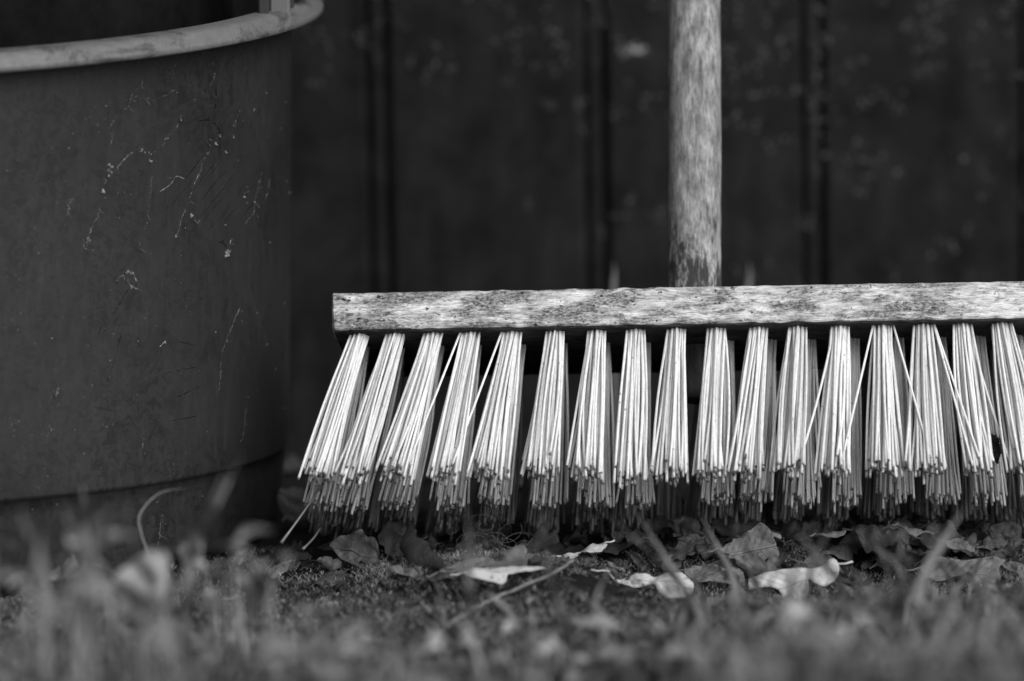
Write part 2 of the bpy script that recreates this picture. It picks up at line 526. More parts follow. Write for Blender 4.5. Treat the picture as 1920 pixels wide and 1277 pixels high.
# bail lug on the rim, handle rising out of the picture
def bucket_pt(ang, r, z):
    x, y = BC.x + r * math.cos(ang), BC.y + r * math.sin(ang)
    return Vector((x, y, bz(z, y)))
def rimang(px, far=False):
    best = None
    for i in range(1200):
        a = -math.pi / 2 + i / 1200 * math.pi / 2 * (1 if not far else 1)
        p = bucket_pt(a, RIM - .006, zrim + h)
        d = MR.transposed() @ (p - CAM)
        x = 960 + FPX * d.x / -d.z
        if best is None or abs(x - px) < best[0]: best = (abs(x - px), a)
    return best[1]
mb = MB()
a0 = rimang(531)
for (off, wd, dp, ht, m_) in ((0, .0055, .008, .05, 0),):
    c = bucket_pt(a0, RIM - .008, zrim + h)
    box(mb, c.x - wd, c.x + wd, c.y - dp / 2, c.y + dp / 2, c.z - .003, c.z + ht, .0015)
mb.build("handle_lug", M_LUG, bucket, smooth=False)
mb = MB()  # solid dark boxes standing in for the shaded gaps beside the lug
c1 = bucket_pt(rimang(516), RIM - .012, zrim + h)
box(mb, c1.x - .0032, c1.x + .0022, c1.y - .006, c1.y + .006, c1.z - .002, c1.z + .052, .001)
c1 = bucket_pt(rimang(550), RIM - .009, zrim + h)
box(mb, c1.x - .003, c1.x + .0032, c1.y - .006, c1.y + .006, c1.z - .0035, c1.z + .052, .001)
mb.build("lug_gap_dark", M_LUGD, bucket, smooth=False)
mb = MB()
pts = []
a1 = rimang(560)
for i in range(14):
    a = a1 + (i / 13) * .75
    pts.append(bucket_pt(a, RIM - .006, zrim + h + .0065 + .012 * i / 13))
tube(mb, pts, .0052, 10, squash=.8)
mb.build("carrying_handle", M_LUG, bucket)

def on_bucket(px, py, off=.0003):
    d = ray(px, py)
    t = 1.6
    prev = None
    while t < 2.6:
        p = CAM + d * t
        z = p.z - float(kz(p.z)) * (p.y - BC.y)
        rr = math.hypot(p.x - BC.x, p.y - BC.y)
        if rr <= body_r(z) + off: return p
        t += .0006
    return CAM + d * 2.2
def C1(x, y): return (x / 2.661, y / 2.661)
def C2(x, y): return (x / 1.602, 480 + y / 1.602)
strands = [  # (crop, points, thickness mm, material, beads)
    (C1, [(710, 375), (705, 430), (665, 460), (645, 510), (620, 550), (575, 590), (548, 640), (560, 690), (545, 725)], .22, 0, 10),
    (C1, [(700, 490), (745, 495), (770, 500), (830, 472), (885, 445)], .16, 0, 6),
    (C1, [(780, 755), (745, 772), (715, 750), (690, 745), (650, 765), (610, 805), (575, 850), (540, 880), (515, 905)], .42, 0, 14),
    (C1, [(543, 830), (548, 860), (535, 880), (512, 955)], .5, 0, 9),
    (C1, [(505, 1010), (490, 1080), (465, 1120), (440, 1190), (425, 1235), (414, 1195)], .38, 0, 8),
    (C1, [(905, 570), (895, 612), (870, 650), (830, 690), (810, 730)], .3, 0, 5),
    (C1, [(1080, 455), (1075, 530), (1060, 575)], .42, 1, 5),
    (C1, [(1003, 600), (1050, 598), (1085, 632), (1100, 680), (1096, 705)], .5, 1, 5),
    (C1, [(1096, 670), (1070, 700), (1035, 700), (1050, 750), (1015, 800), (1000, 850), (965, 930), (940, 1000), (910, 1080), (890, 1150), (878, 1180)], .34, 0, 16),
    (C1, [(800, 955), (850, 920), (880, 880), (920, 892)], .42, 2, 0),
    (C1, [(825, 890), (855, 887), (900, 882)], .22, 0, 0),
    (C1, [(755, 885), (750, 950), (740, 1040), (735, 1110), (725, 1135)], .22, 0, 6),
    (C1, [(1305, 860), (1285, 950), (1272, 1000), (1270, 1055), (1235, 1100), (1228, 1120)], .26, 0, 6),
    (C1, [(1345, 890), (1335, 960), (1322, 1005)], .22, 0, 5),
    (C1, [(1090, 1205), (1120, 1218), (1138, 1262)], .42, 1, 2),
    (C1, [(1155, 1190), (1140, 1240), (1128, 1270)], .5, 0, 7),
    (C1, [(380, 1000), (350, 1002), (340, 1065)], .3, 0, 3),
    (C1, [(1190, 565), (1170, 630)], .2, 0, 2),
    (C1, [(690, 1250), (697, 1205)], .25, 0, 2),
    (C1, [(1070, 330), (1068, 380), (1050, 430)], .18, 0, 2),
    (C1, [(875, 325), (840, 375)], .2, 0, 2),
    (C1, [(955, 1060), (985, 1110), (1015, 1075)], .2, 0, 6),
    (C1, [(1220, 960), (1218, 990)], .3, 0, 2),
    (C2, [(350, 78), (365, 58), (395, 50), (410, 72), (415, 95), (398, 92), (380, 70)], .62, 0, 8),
    (C2, [(390, 90), (350, 160), (320, 215)], .3, 1, 0),
    (C2, [(365, 235), (345, 310), (315, 400)], .22, 1, 0),
    (C2, [(310, 190), (295, 240)], .3, 1, 0),
    (C2, [(722, 152), (700, 200), (680, 255), (668, 290)], .34, 0, 4),
    (C2, [(665, 300), (658, 405)], .22, 0, 5),
    (C2, [(175, 395), (170, 410), (158, 432)], .5, 0, 5),
    (C2, [(42, 495), (75, 498)], .3, 0, 2),
    (C2, [(158, 520), (140, 542)], .28, 0, 2),
    (C2, [(510, 198), (495, 225)], .2, 0, 1),
    (C2, [(498, 255), (480, 272)], .38, 2, 1),
    (C2, [(740, 455), (728, 552)], .24, 0, 4),
    (C2, [(430, 545), (428, 580)], .25, 0, 3),
    (C2, [(488, 770), (480, 820), (475, 880)], .5, 0, 10),
]
for cr, pts, th, mi, beads in strands:
    mb = MB()
    path = smooth_path([on_bucket(*cr(*p)) for p in pts], 16 + 10 * len(pts))
    q = random.random() * 50
    path = [p + Vector((noise.noise(p * 900 + Vector((q, 0, 0))), -.2, noise.noise(p * 900 + Vector((0, q, 9))))) * (.0008 if mi != 2 else .0001) for p in path]
    rr = [th * .0005 * max(.14, .55 + 1.2 * noise.noise(p * 600)) for p in path]
    rr[0] *= .4; rr[-1] *= .4
    tube(mb, path, rr, 5)
    for b in range(beads):
        p = random.choice(path)
        blob(mb, p + Vector((random.gauss(0, .0006), -.0002, random.gauss(0, .0006))), th * .001 * random.uniform(.45, 1.25), seed=random.random() * 90, rings=4, seg=6)
    for b in range(beads // 2):
        p = random.choice(path); dv = Vector((random.uniform(-1, 1), -.3, random.uniform(-1, 1))) * .004
        tube(mb, [p, p + dv * .45 + Vector((0, 0, .0004)), p + dv], .00009, 3)
    mb.build("dried_thread", [M_RES, M_RESD, M_DRYG][mi], bucket)
mb = MB()
for (x, y, s) in [(543, 835, 1.7), (510, 955, 1.6), (750, 805, .9), (1125, 757, 1), (1165, 680, .8), (1268, 550, .7), (970, 497, .5), (1125, 1125, .9), (1272, 1005, 1),
                  (955, 1070, 1.3), (878, 1178, 1), (1075, 715, 1), (340, 1068, .9), (1125, 1272, 2.0), (1220, 985, .7), (1445, 962, .5), (65, 1075, 0)]:
    if s:
        lm = MB(); c = on_bucket(*C1(x, y))
        for q in range(5): blob(lm, c + Vector((random.gauss(0, .4), 0, random.gauss(0, .5))) * s * .001, s * .0006 * random.uniform(.5, 1), seed=x + q)
        lm.build("dried_lump", M_RES, bucket)
for i in range(150):
    px, py = random.uniform(0, 540), random.uniform(170, 980)
    blob(mb, on_bucket(px, py), random.uniform(.00015, .0004), seed=i, rings=3, seg=5)
mb.build("stuck_grit", M_RES, bucket)["kind"] = "stuff"
mb = MB()
def scratch(x0, y0, x1, y1, wd=.0003):
    a = [on_bucket(x0 + (x1 - x0) * i / 8 + random.gauss(0, .5), y0 + (y1 - y0) * i / 8, .00012) for i in range(9)]
    tube(mb, a, [wd * .2] + [wd * random.uniform(.5, 1) for _ in range(7)] + [wd * .2], 4, squash=.3)
for i in range(15):
    s = i / 14
    x, y = 375 + 105 * s + random.uniform(-6, 6), 285 + 75 * s + random.uniform(-14, 14)
    L = random.uniform(60, 120)
    scratch(x, y, x - L * .62, y + L * .78, random.uniform(.00014, .0003))
for i in range(9):
    x, y = random.uniform(205, 235), 305 + i * 19 + random.uniform(-4, 4)
    L = random.uniform(30, 75)
    scratch(x, y, x + L, y + L * .52, random.uniform(.00012, .0002))
for (x, y, dx, dy) in [(310, 700, 60, -12), (330, 745, 45, -20), (335, 640, 30, 8), (320, 790, 50, -10), (530, 590, -2, 60), (532, 640, -3, 40)]:
    scratch(x, y, x + dx, y + dy, .0004)
mb.build("scratch_marks", M_SCR, bucket)["kind"] = "stuff"

# ------------------------------------------------------------------ broom
TIL = R(24.5)
d0 = Vector((0, -math.sin(TIL), -math.cos(TIL)))      # the way the bristles point
b0 = Vector((0, math.cos(TIL), -math.sin(TIL)))       # from front to back along the block's underside
EL_ = P(622, 620, 0.0); ER_ = P(1982, 598.5, 0.0)
x0 = Vector((1, 0, 0))
zf = (EL_.z + ER_.z) / 2
HX0, HX1 = EL_.x, ER_.x
BO = Vector(((HX0 + HX1) / 2, 0, zf))                 # middle of the block's lower front edge
broom = empty("push_broom", (BO.x, 0.03, 0))
tag(broom, "wide wooden push broom with pale straw bristles leaning against the dark wall", "broom")
print("BROOM", HX0, HX1, zf)
TH, DP = .0213, .088
# the wooden block
mb = MB()
NX, NT_, ND = 190, 14, 40
def blk(u, v, t):   # u along, v depth 0..1, t thickness 0..1
    x = HX0 + (HX1 - HX0) * u
    # ends run in slightly toward the back
    e = min(u, 1 - u) * (HX1 - HX0)
    if e < .03: x += (1 if u < .5 else -1) * .012 * (v ** 1.5) * (1 - e / .03)
    p = Vector((x, BO.y, BO.z)) + b0 * (DP * v) - d0 * (TH * t)
    q = p * 140
    k = noise.noise(q) * .00018 + noise.noise(Vector((p.x * 60, v * 3 + t * 9, 4))) * .00016
    # worn edges
    ev = min(v, 1 - v) * DP; et = min(t, 1 - t) * TH
    for (a, sv, st) in ((ev, 1 if v < .5 else -1, 0), (et, 0, 1 if t < .5 else -1)): pass
    r = .0018 * (1 + 1.1 * noise.noise(Vector((p.x * 110, t * 2, 7))))
    if ev < r and et < r:
        c = (1 - ev / r) * (1 - et / r) * r * .55
        p += b0 * (c if v < .5 else -c) - d0 * (c if t < .5 else -c)
    if e < r and (ev < r or et < r):
        c = (1 - e / r) * (1 - min(ev, et) / r) * r * .55
        p.x += c if u < .5 else -c
    return p + (-d0 * (k if t > .5 else -k) if et < 1e-6 else b0 * (-k if v < .5 else k))
def axis(n, L, r=.002):
    a = np.concatenate([[0, r * .3 / L, r * .6 / L, r / L], np.linspace(0, 1, n)[1:-1], [1 - r / L, 1 - r * .6 / L, 1 - r * .3 / L, 1]])
    return np.unique(a)
U = axis(NX, HX1 - HX0); Vv = axis(ND, DP); Tt = axis(NT_, TH)
def sheet(A, B, fn, flip=False, g=0.0):
    V = [fn(a, b) for b in B for a in A]
    n_ = len(A)
    F = [(j * n_ + i, j * n_ + i + 1, (j + 1) * n_ + i + 1, (j + 1) * n_ + i) for j in range(len(B) - 1) for i in range(n_ - 1)]
    if flip: F = [f[::-1] for f in F]
    mb.add([tuple(v) for v in V], F, 0, [(0, g)] * len(V))
sheet(U, Tt, lambda a, b: blk(a, 0, b))
sheet(U, Tt, lambda a, b: blk(a, 1, b), True)
sheet(U, Vv, lambda a, b: blk(a, b, 0), True, 1.0)  # underside, marked for its painted-in shade
sheet(U, Vv, lambda a, b: blk(a, b, 1))
sheet(Vv, Tt, lambda a, b: blk(0, a, b), True)
sheet(Vv, Tt, lambda a, b: blk(1, a, b))
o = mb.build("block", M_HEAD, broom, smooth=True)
# handle: leans back to the wall, its end pokes out under the block
hb = BO + b0 * .047 - d0 * .010
hb.x = P(1303, 560, hb.y).x
ht_y = WY - .016
htop = Vector((P(1302, 0, .10).x, 0, 0))
lean = Vector((0, 1, 2.9)).normalized()
# pass through the picture's top edge at px 1302
tt = (P(1302, 0, hb.y + .055).z - hb.z) / lean.z
ptop = P(1302.5, 0, hb.y + lean.y * tt)
dirh = Vector((ptop.x - hb.x, lean.y * tt, lean.z * tt)).normalized()
mb = MB()
hr = .0140
pts, rads = [], []
Lh = (ht_y - hb.y) / dirh.y
NH = 260
for i in range(NH + 1):
    s = -.036 + (Lh + .036) * i / NH
    pts.append(hb + dirh * s)
V, F = [], []
seg = 28
a_ = dirh.cross(Vector((0, 1, 0))).normalized(); b_ = dirh.cross(a_)
for i, p in enumerate(pts):
    e_ = min(i / 3, (NH - i) / 3, 1)
    for j in range(seg):
        ph = 2 * math.pi * j / seg
        dv = a_ * math.cos(ph) + b_ * math.sin(ph)
        k = hr * (.93 + .07 * e_) + noise.noise((p + dv * .01) * 45) * .00035 + noise.noise((p + dv * .014) * 220) * .00012
        V.append(tuple(p + dv * k))
for i in range(NH):
    for j in range(seg):
        k = (j + 1) % seg
        F.append((i * seg + j, i * seg + k, (i + 1) * seg + k, (i + 1) * seg + j))
F.append(tuple(range(seg))[::-1]); F.append(tuple(NH * seg + j for j in range(seg)))
mb.add(V, F)
mb.build("handle", M_HANDLE, broom)

tops = [675, 742, 813, 884, 962, 1042, 1120, 1193, 1270, 1345, 1425, 1498, 1578, 1658, 1733, 1807, 1880, 1948]
bots = [592, 657, 738, 830, 912, 1016, 1102, 1182, 1250, 1328, 1392, 1478, 1562, 1655, 1738, 1828, 1912, 1990]
LB = .0895
flare = [R(15), R(1), R(-8), R(-16)]
rowd = [.0105, .0325, .0550, .0765]
hexp = []
s_ = .00146
for i in range(-6, 7):
    for j in range(-6, 7):
        x, y = (i + .5 * (j % 2)) * s_, j * s_ * .866
        if math.hypot(x, y) < .0052: hexp.append((x, y))
print("BRISTLES PER TUFT", len(hexp))
for row in range(4):
    for c in range(18):
        tx = tops[c]
        u = c / 17
        off = [0, -5 + 42 * u, -7 + 22 * u, -9 + 12 * u][row] * .00028
        if row and (c in (8,) and row in (1, 2)): continue     # the handle comes through here
        cx = P(tx, 632, 0).x + off + random.gauss(0, .0006 if row else 0)
        base = Vector((cx, BO.y, BO.z)) + b0 * rowd[row] - d0 * .002
        lean_x = (P(bots[c], 905, -.04).x - P(tx, 632, 0).x) / LB
        if row: lean_x = lean_x + .02 + random.gauss(0, .015)
        fl = flare[row] + random.gauss(0, .02)
        dd = (d0 * math.cos(fl) - b0 * math.sin(fl) + x0 * lean_x).normalized()
        mb = MB()
        spread = random.uniform(.62, 1.0)
        lens0 = LB * random.gauss(1, .008)
        tips = []
        clump = [(random.gauss(0, .035), random.gauss(0, .03)) for _ in range(4)]
        for (hx, hy) in hexp:
            if random.random() < .05: continue
            r = math.hypot(hx, hy) / .0057
            p0 = base + x0 * hx + b0 * hy * .95
            ck = clump[int((math.atan2(hy, hx) + math.pi) / (2 * math.pi) * 3.999)]
            sx = (hx / .0057) * .055 * spread + random.gauss(0, .013) + ck[0] * r * .5
            sy = (hy / .0057) * .055 * spread + random.gauss(0, .013) + ck[1] * r * .5
            if random.random() < .015: sx += random.choice((-1, 1)) * random.uniform(.04, .15)
            L = lens0 * (1 + random.gauss(0, .024)) * (1 + (random.uniform(-.11, -.02) if random.random() < .10 else 0))
            dr = (dd + x0 * sx + b0 * sy).normalized()
            start = random.uniform(.0, .16)
            bend = Vector((random.gauss(0, .0010), random.gauss(0, .0010), 0))
            pp = []
            for k in range(7):
                s = k / 6
                q = max(0, s - start) / (1 - start)
                # straight out of the hole, then fanning
                line = p0 + dd * (L * s) + (dr - dd) * (L * q * (0.85 + .15 * q)) + bend * math.sin(math.pi * s)
                pp.append(line)
            rad = random.uniform(.00066, .00078)
            tube(mb, pp, [rad, rad, rad, rad, rad, rad * .98, rad * random.uniform(.9, 1.15)], 6, 0, random.random())
            tips.append((pp[-1], (pp[-1] - pp[-2]).normalized()))
        # the two long strays seen in front
        if row == 0 and c in (3, 4, 13, 14, 2, 16):
            for st in {3: [(-.0052, -.155)], 4: [(-.0052, -.16)], 13: [(-.0048, -.20), (.005, .22)], 14: [(.0052, .19), (.0054, .24)], 2: [(.005, -.02)], 16: [(.005, .12)]}[c]:
                p0 = base + x0 * st[0] - b0 * .003
                dr = (dd + x0 * st[1] - b0 * .03).normalized()
                L = lens0 * random.uniform(.95, 1.03)
                tube(mb, [p0 + dr * (L * k / 5) for k in range(6)], .00064, 6, 0, .9)
                tips.append((p0 + dr * L, dr))
        # frayed ends and dirt caught between them
        for k in range(len(tips)):
            tp, td = tips[k]
            if random.random() < .46:
                for q in range(random.randint(1, 3)):
                    v1 = (Vector((random.gauss(0, 1), random.gauss(0, 1), random.gauss(0, 1))) + td * .9).normalized()
                    v2 = (Vector((random.gauss(0, 1), random.gauss(0, 1), random.gauss(0, 1)))).normalized()
                    l_ = random.uniform(.0008, .0026)
                    s0 = tp - td * random.uniform(0, .003)
                    tube(mb, [s0, s0 + v1 * l_ * .6, s0 + v1 * l_ + v2 * l_ * .5], [.00017, .00012, .00006], 4, 1, random.random())
            if random.random() < .05:
                blob(mb, tp - td * random.uniform(-.0006, .0035) + Vector((random.gauss(0, .0005), random.gauss(0, .0005), 0)),
                     random.uniform(.0004, .0011), 1, random.random() * 99, 4, 6, rnd=random.random() ** 2 * .7)
        mb.build("bristle_tuft", [M_BR if row < 2 else M_BR_SHADE, M_DEB], broom)  # rear two rows get the copy with shade in its colour
# the odd bristle hanging off on the far left
mb = MB()
for (a, bpt, y0_, y1_) in [((640, 850), (527, 1018), .0, -.045), ((600, 990), (567, 1030), .0, -.02)]:
    A, B = P(*a, y0_), P(*bpt, y1_)
    tube(mb, [A + (B - A) * k / 6 + Vector((.001, 0, 0)) * math.sin(k / 6 * 3.14) for k in range(7)], [.0006] * 6 + [.0009], 6, 0, .35)
mb.build("loose_bristle", [mat_bristle("dirty_bristle", .16, .24), M_DEB], broom)

# ------------------------------------------------------------------ leaves
def leaf_profile(kind, s):
    env = math.sin(math.pi * min(1, max(0, s)) ** .85) ** .75
    if kind == 'oak':
        l_ = .5 + .5 * math.cos(s * 2 * math.pi * 3.6 + 2.4)
        return env * (.50 + .50 * l_ ** .6) * (.8 + .35 * s)
    if kind == 'tooth':
        return env * (.86 + .14 * (2 * ((s * 13) % 1) - 1)) * (1.1 - .35 * s)
    return env
def leaf(A, B, width, nrm, mat, kind='oak', curl=.3, fold=.0, wav=.12, stem=True, seed=1, parent=None, name="dead_leaf", mb=None, thick=.00025, ns=44, nv=12):
    A, B = Vector(A), Vector(B)
    ax = B - A; L = ax.length; ax.normalize()
    nrm = Vector(nrm); nrm = (nrm - ax * nrm.dot(ax)).normalized()
    sd_ = ax.cross(nrm)
    own = mb is None
    if own: mb = MB()
    V, AT = [], []
    for side in (1, -1):
        for i in range(ns + 1):
            s = i / ns
            for j in range(nv + 1):
                v = -1 + 2 * j / nv
                sg = 1 if v >= 0 else -1
                wd = width * .5 * leaf_profile(kind, min(1, max(0, s + .035 * sg * math.sin(seed) + .02 * noise.noise(Vector((s * 5, sg * 3, seed))))))
                wd = max(wd, .0004) * (1 + .25 * noise.noise(Vector((s * 6, sg, seed * 1.7))))
                x = v * wd
                vn = x / (width * .5)
                z = curl * width * .5 * (vn * vn) + fold * L * math.sin(math.pi * s)
                z += wav * width * .5 * (noise.noise(Vector((s * 4.2, v * 1.2, seed))) * 1.5 + .5 * noise.noise(Vector((s * 11, v * 3, seed + 5))) * abs(v))
                p = A + ax * (L * s) + sd_ * x * (1 - .25 * abs(curl) * vn * vn) + nrm * (z + side * thick * .5)
                V.append(tuple(p)); AT.append((s, v))
    n1 = nv + 1; off = (ns + 1) * n1
    F = []
    for i in range(ns):
        for j in range(nv):
            a = i * n1 + j
            F.append((a, a + 1, a + n1 + 1, a + n1)); F.append((off + a, off + a + n1, off + a + n1 + 1, off + a + 1))
        for j in (0, nv):
            a = i * n1 + j
            F.append((a, a + n1, off + a + n1, off + a) if j == 0 else (a, off + a, off + a + n1, a + n1))
    mb.add(V, F, 0, AT)
    if stem:
        st = Vector((random.gauss(0, .1), random.gauss(0, .1), random.uniform(0, .3)))
        tube(mb, [A + ax * L * .08 + nrm * .0002, A, A - ax * L * .1 + st * L * .06, A - ax * L * .2 + st * L * .15], [.0003, .0005, .0005, .0006], 6, 0, 0)
    if own:
        return mb.build(name, mat, parent, origin=tuple((A + B) / 2))
TOW = (0, -.75, .65)        # faces the camera and the sky
LEAVES = [
 # A(px,py,Y), B(px,py,Y), width, normal, material, kind, curl, fold, label
 ((1034, 1076, -.03), (858, 1080, -.045), .021, (0, -.42, .9), M_LP, 'plain', -.5, -.03, "pale smooth oak leaf lying on the moss mound, its pointed tip to the right"),
 ((1000, 1090, .0), (968, 1026, .02), .030, (.1, -.9, .3), M_LM, 'oak', .3, .03, "grey lobed leaf standing up behind the pale leaf on the moss mound"),
 ((735, 1060, -.02), (880, 1088, -.035), .014, (.1, -.3, .9), M_LM, 'oak', 1.2, .02, "dark curled leaf left of the pale leaf on the moss mound"),
 ((862, 1078, .01), (778, 975, .012), .020, (.75, -.5, .1), M_LD, 'plain', 1.3, -.16, "tall dark hoop shaped leaf upright below the fourth bristle tuft from the left"),
 ((1040, 1056, -.02), (1138, 1020, -.02), .015, (-.1, -.6, .8), M_LP, 'plain', .5, .05, "small pale pointed leaf rising to the right beside the twig"),
 ((1125, 1036, .0), (1232, 1016, .01), .022, (0, -.3, .9), M_LD, 'oak', .5, .04, "dark leaf flat under the bristles, next right of the small pale pointed leaf"),
 ((1402, 1084, -.02), (1420, 984, -.03), .046, (.15, -.9, .15), M_LM, 'tooth', .35, -.08, "tall upright leaf with toothed edge in front of the bristles"),
 ((1396, 1118, -.07), (1578, 1066, -.075), .040, (-.1, -.72, .6), M_LP, 'oak', .3, .02, "brightest pale lobed leaf, raised rounded lobe at its right end"),
 ((1146, 1072, -.05), (1330, 1122, -.06), .024, (.0, -.6, .8), M_LP, 'oak', .35, .05, "long pale ragged leaf left of the upright toothed leaf"),
 ((1290, 1090, -.05), (1420, 1112, -.06), .030, (-.2, -.7, .7), M_LP, 'tooth', -.3, .03, "pale crumpled leaf between the long ragged leaf and the brightest leaf"),
 ((1530, 1002, -.03), (1602, 984, -.03), .010, (0, -.3, .9), M_LM, 'plain', .4, .05, "thin leaf seen edge on under the bristles, first right of the toothed leaf"),
 ((1598, 994, -.015), (1690, 1000, -.015), .022, (.0, -.3, .9), M_LD, 'plain', -1.1, .12, "dark arched leaf under the bristles between two thin edge on leaves"),
 ((1684, 986, -.03), (1828, 1030, -.035), .013, (.1, -.5, .8), M_LM, 'oak', .6, .06, "thin wavy leaf slanting down under the bristles toward the grey leaf at right"),
 ((1880, 1048, -.03), (1722, 1070, -.045), .042, (.0, -.8, .5), M_LM, 'oak', .4, .02, "large grey lobed leaf facing out at the right, broad lobe to the left"),
 ((1838, 1050, -.045), (1852, 1110, -.06), .022, (.2, -.8, .5), M_LM, 'oak', -.3, .02, "grey leaf hanging down below the large lobed leaf at the right"),
 ((1868, 1058, -.03), (1935, 1090, -.04), .016, (-.2, -.6, .7), M_LM, 'plain', .5, .05, "narrow grey leaf at the right edge of the photo"),
 ((1238, 1072, -.02), (1284, 1040, -.025), .015, (.3, -.8, .4), M_LM, 'plain', .3, .0, "small rounded upright leaf above the long pale ragged leaf"),
 ((1182, 1036, .0), (1215, 1088, -.02), .018, (-.5, -.7, .3), M_LD, 'plain', .6, .0, "dark folded leaf left of the small rounded upright leaf"),
 ((1112, 1062, -.03), (1180, 1056, -.03), .018, (.1, -.4, .8), M_LD, 'oak', .4, .05, "small dark crumpled leaf above the start of the long pale ragged leaf"),
 ((496, 1082, .02), (552, 1056, .02), .020, (.2, -.8, .5), M_LM, 'oak', .3, .03, "grey leaf against the foot of the bucket"),
 ((560, 1060, .05), (640, 1096, .03), .026, (.1, -.7, .6), M_LD, 'plain', .3, .03, "dark broad leaf on the ground under the leftmost bristles"),
 ((536, 968, .10), (572, 915, .11), .022, (.1, -.8, .4), M_LM, 'plain', .2, .0, "dim leaf upright in the gap between bucket and bristles"),
 ((1848, 812, .0), (1872, 868, -.01), .012, (.4, -.8, .2), M_LD, 'tooth', .8, .0, "dark shrivelled leaf caught high among the bristles at the right"),
 ((1180, 690 + 30, .02), (1176, 770, .015), .004, (.4, -.8, .2), M_LD, 'plain', .8, .0, None),
 ((1550, 1110, -.09), (1660, 1130, -.10), .022, (0, -.5, .8), M_LM, 'oak', .5, .05, "dull crumpled leaf on the ground right of the brightest leaf"),
 ((1640, 1060, -.02), (1700, 1020, -.01), .020, (0, -.8, .4), M_LD, 'oak', .3, .05, "dark leaf standing in the shade under the right bristles"),
 ((1900, 1010, .0), (1850, 1050, -.01), .020, (0, -.8, .4), M_LD, 'oak', .3, .05, "dark leaf leaning above the large grey lobed leaf"),
 ((92, 1084, -.10), (172, 1072, -.12), .020, (0, -.5, .8), M_LM, 'oak', .4, .05, "grey leaf on the ground before the bucket, left of the bright blurred leaf"),
 ((240, 1150, -.36), (310, 1035, -.38), .026, (.15, -.85, .5), M_LP, 'plain', .3, .05, "bright blurred pale leaf upright in the weeds before the bucket"),
 ((470, 1150, -.36), (505, 1085, -.38), .018, (-.2, -.85, .5), M_LM, 'plain', .3, .05, "smaller grey blurred leaf standing right of the bright upright leaf before the bucket"),
 ((90, 1130, -.36), (190, 1090, -.38), .016, (-.1, -.8, .6), M_LM, 'oak', .3, .05, "grey blurred leaf low in front of the bucket, left of the bright upright leaf"),
 ((300, 1230, -.42), (345, 1160, -.42), .020, (.2, -.8, .5), M_LM, 'plain', .3, .05, "grey blurred leaf directly under the bright upright leaf before the bucket"),
 ((470, 1258, -.55), (560, 1225, -.60), .020, (.0, -.8, .6), M_LP, 'plain', .3, .05, "blurred pale leaf near the lower edge, below the bucket's right side"),
 ((800, 1215, -.40), (835, 1195, -.40), .008, (.0, -.8, .6), M_LP, 'plain', .3, .05, "blurred pale leaf at the lower end of the twig"),
 ((1470, 1235, -.45), (1530, 1195, -.45), .013, (.0, -.8, .6), M_LM, 'plain', .3, .05, "blurred grey leaf in the grass below the brightest leaf"),
 ((1570, 1180, -.30), (1612, 1172, -.30), .009, (.0, -.8, .6), M_LP, 'plain', .3, .0, "tiny blurred pale leaf in the grass below the dull crumpled leaf"),
 ((1325, 1060, -.02), (1395, 1100, -.03), .026, (-.2, -.7, .6), M_LM, 'tooth', .2, .0, "grey toothed leaf behind the foot of the upright toothed leaf"),
]
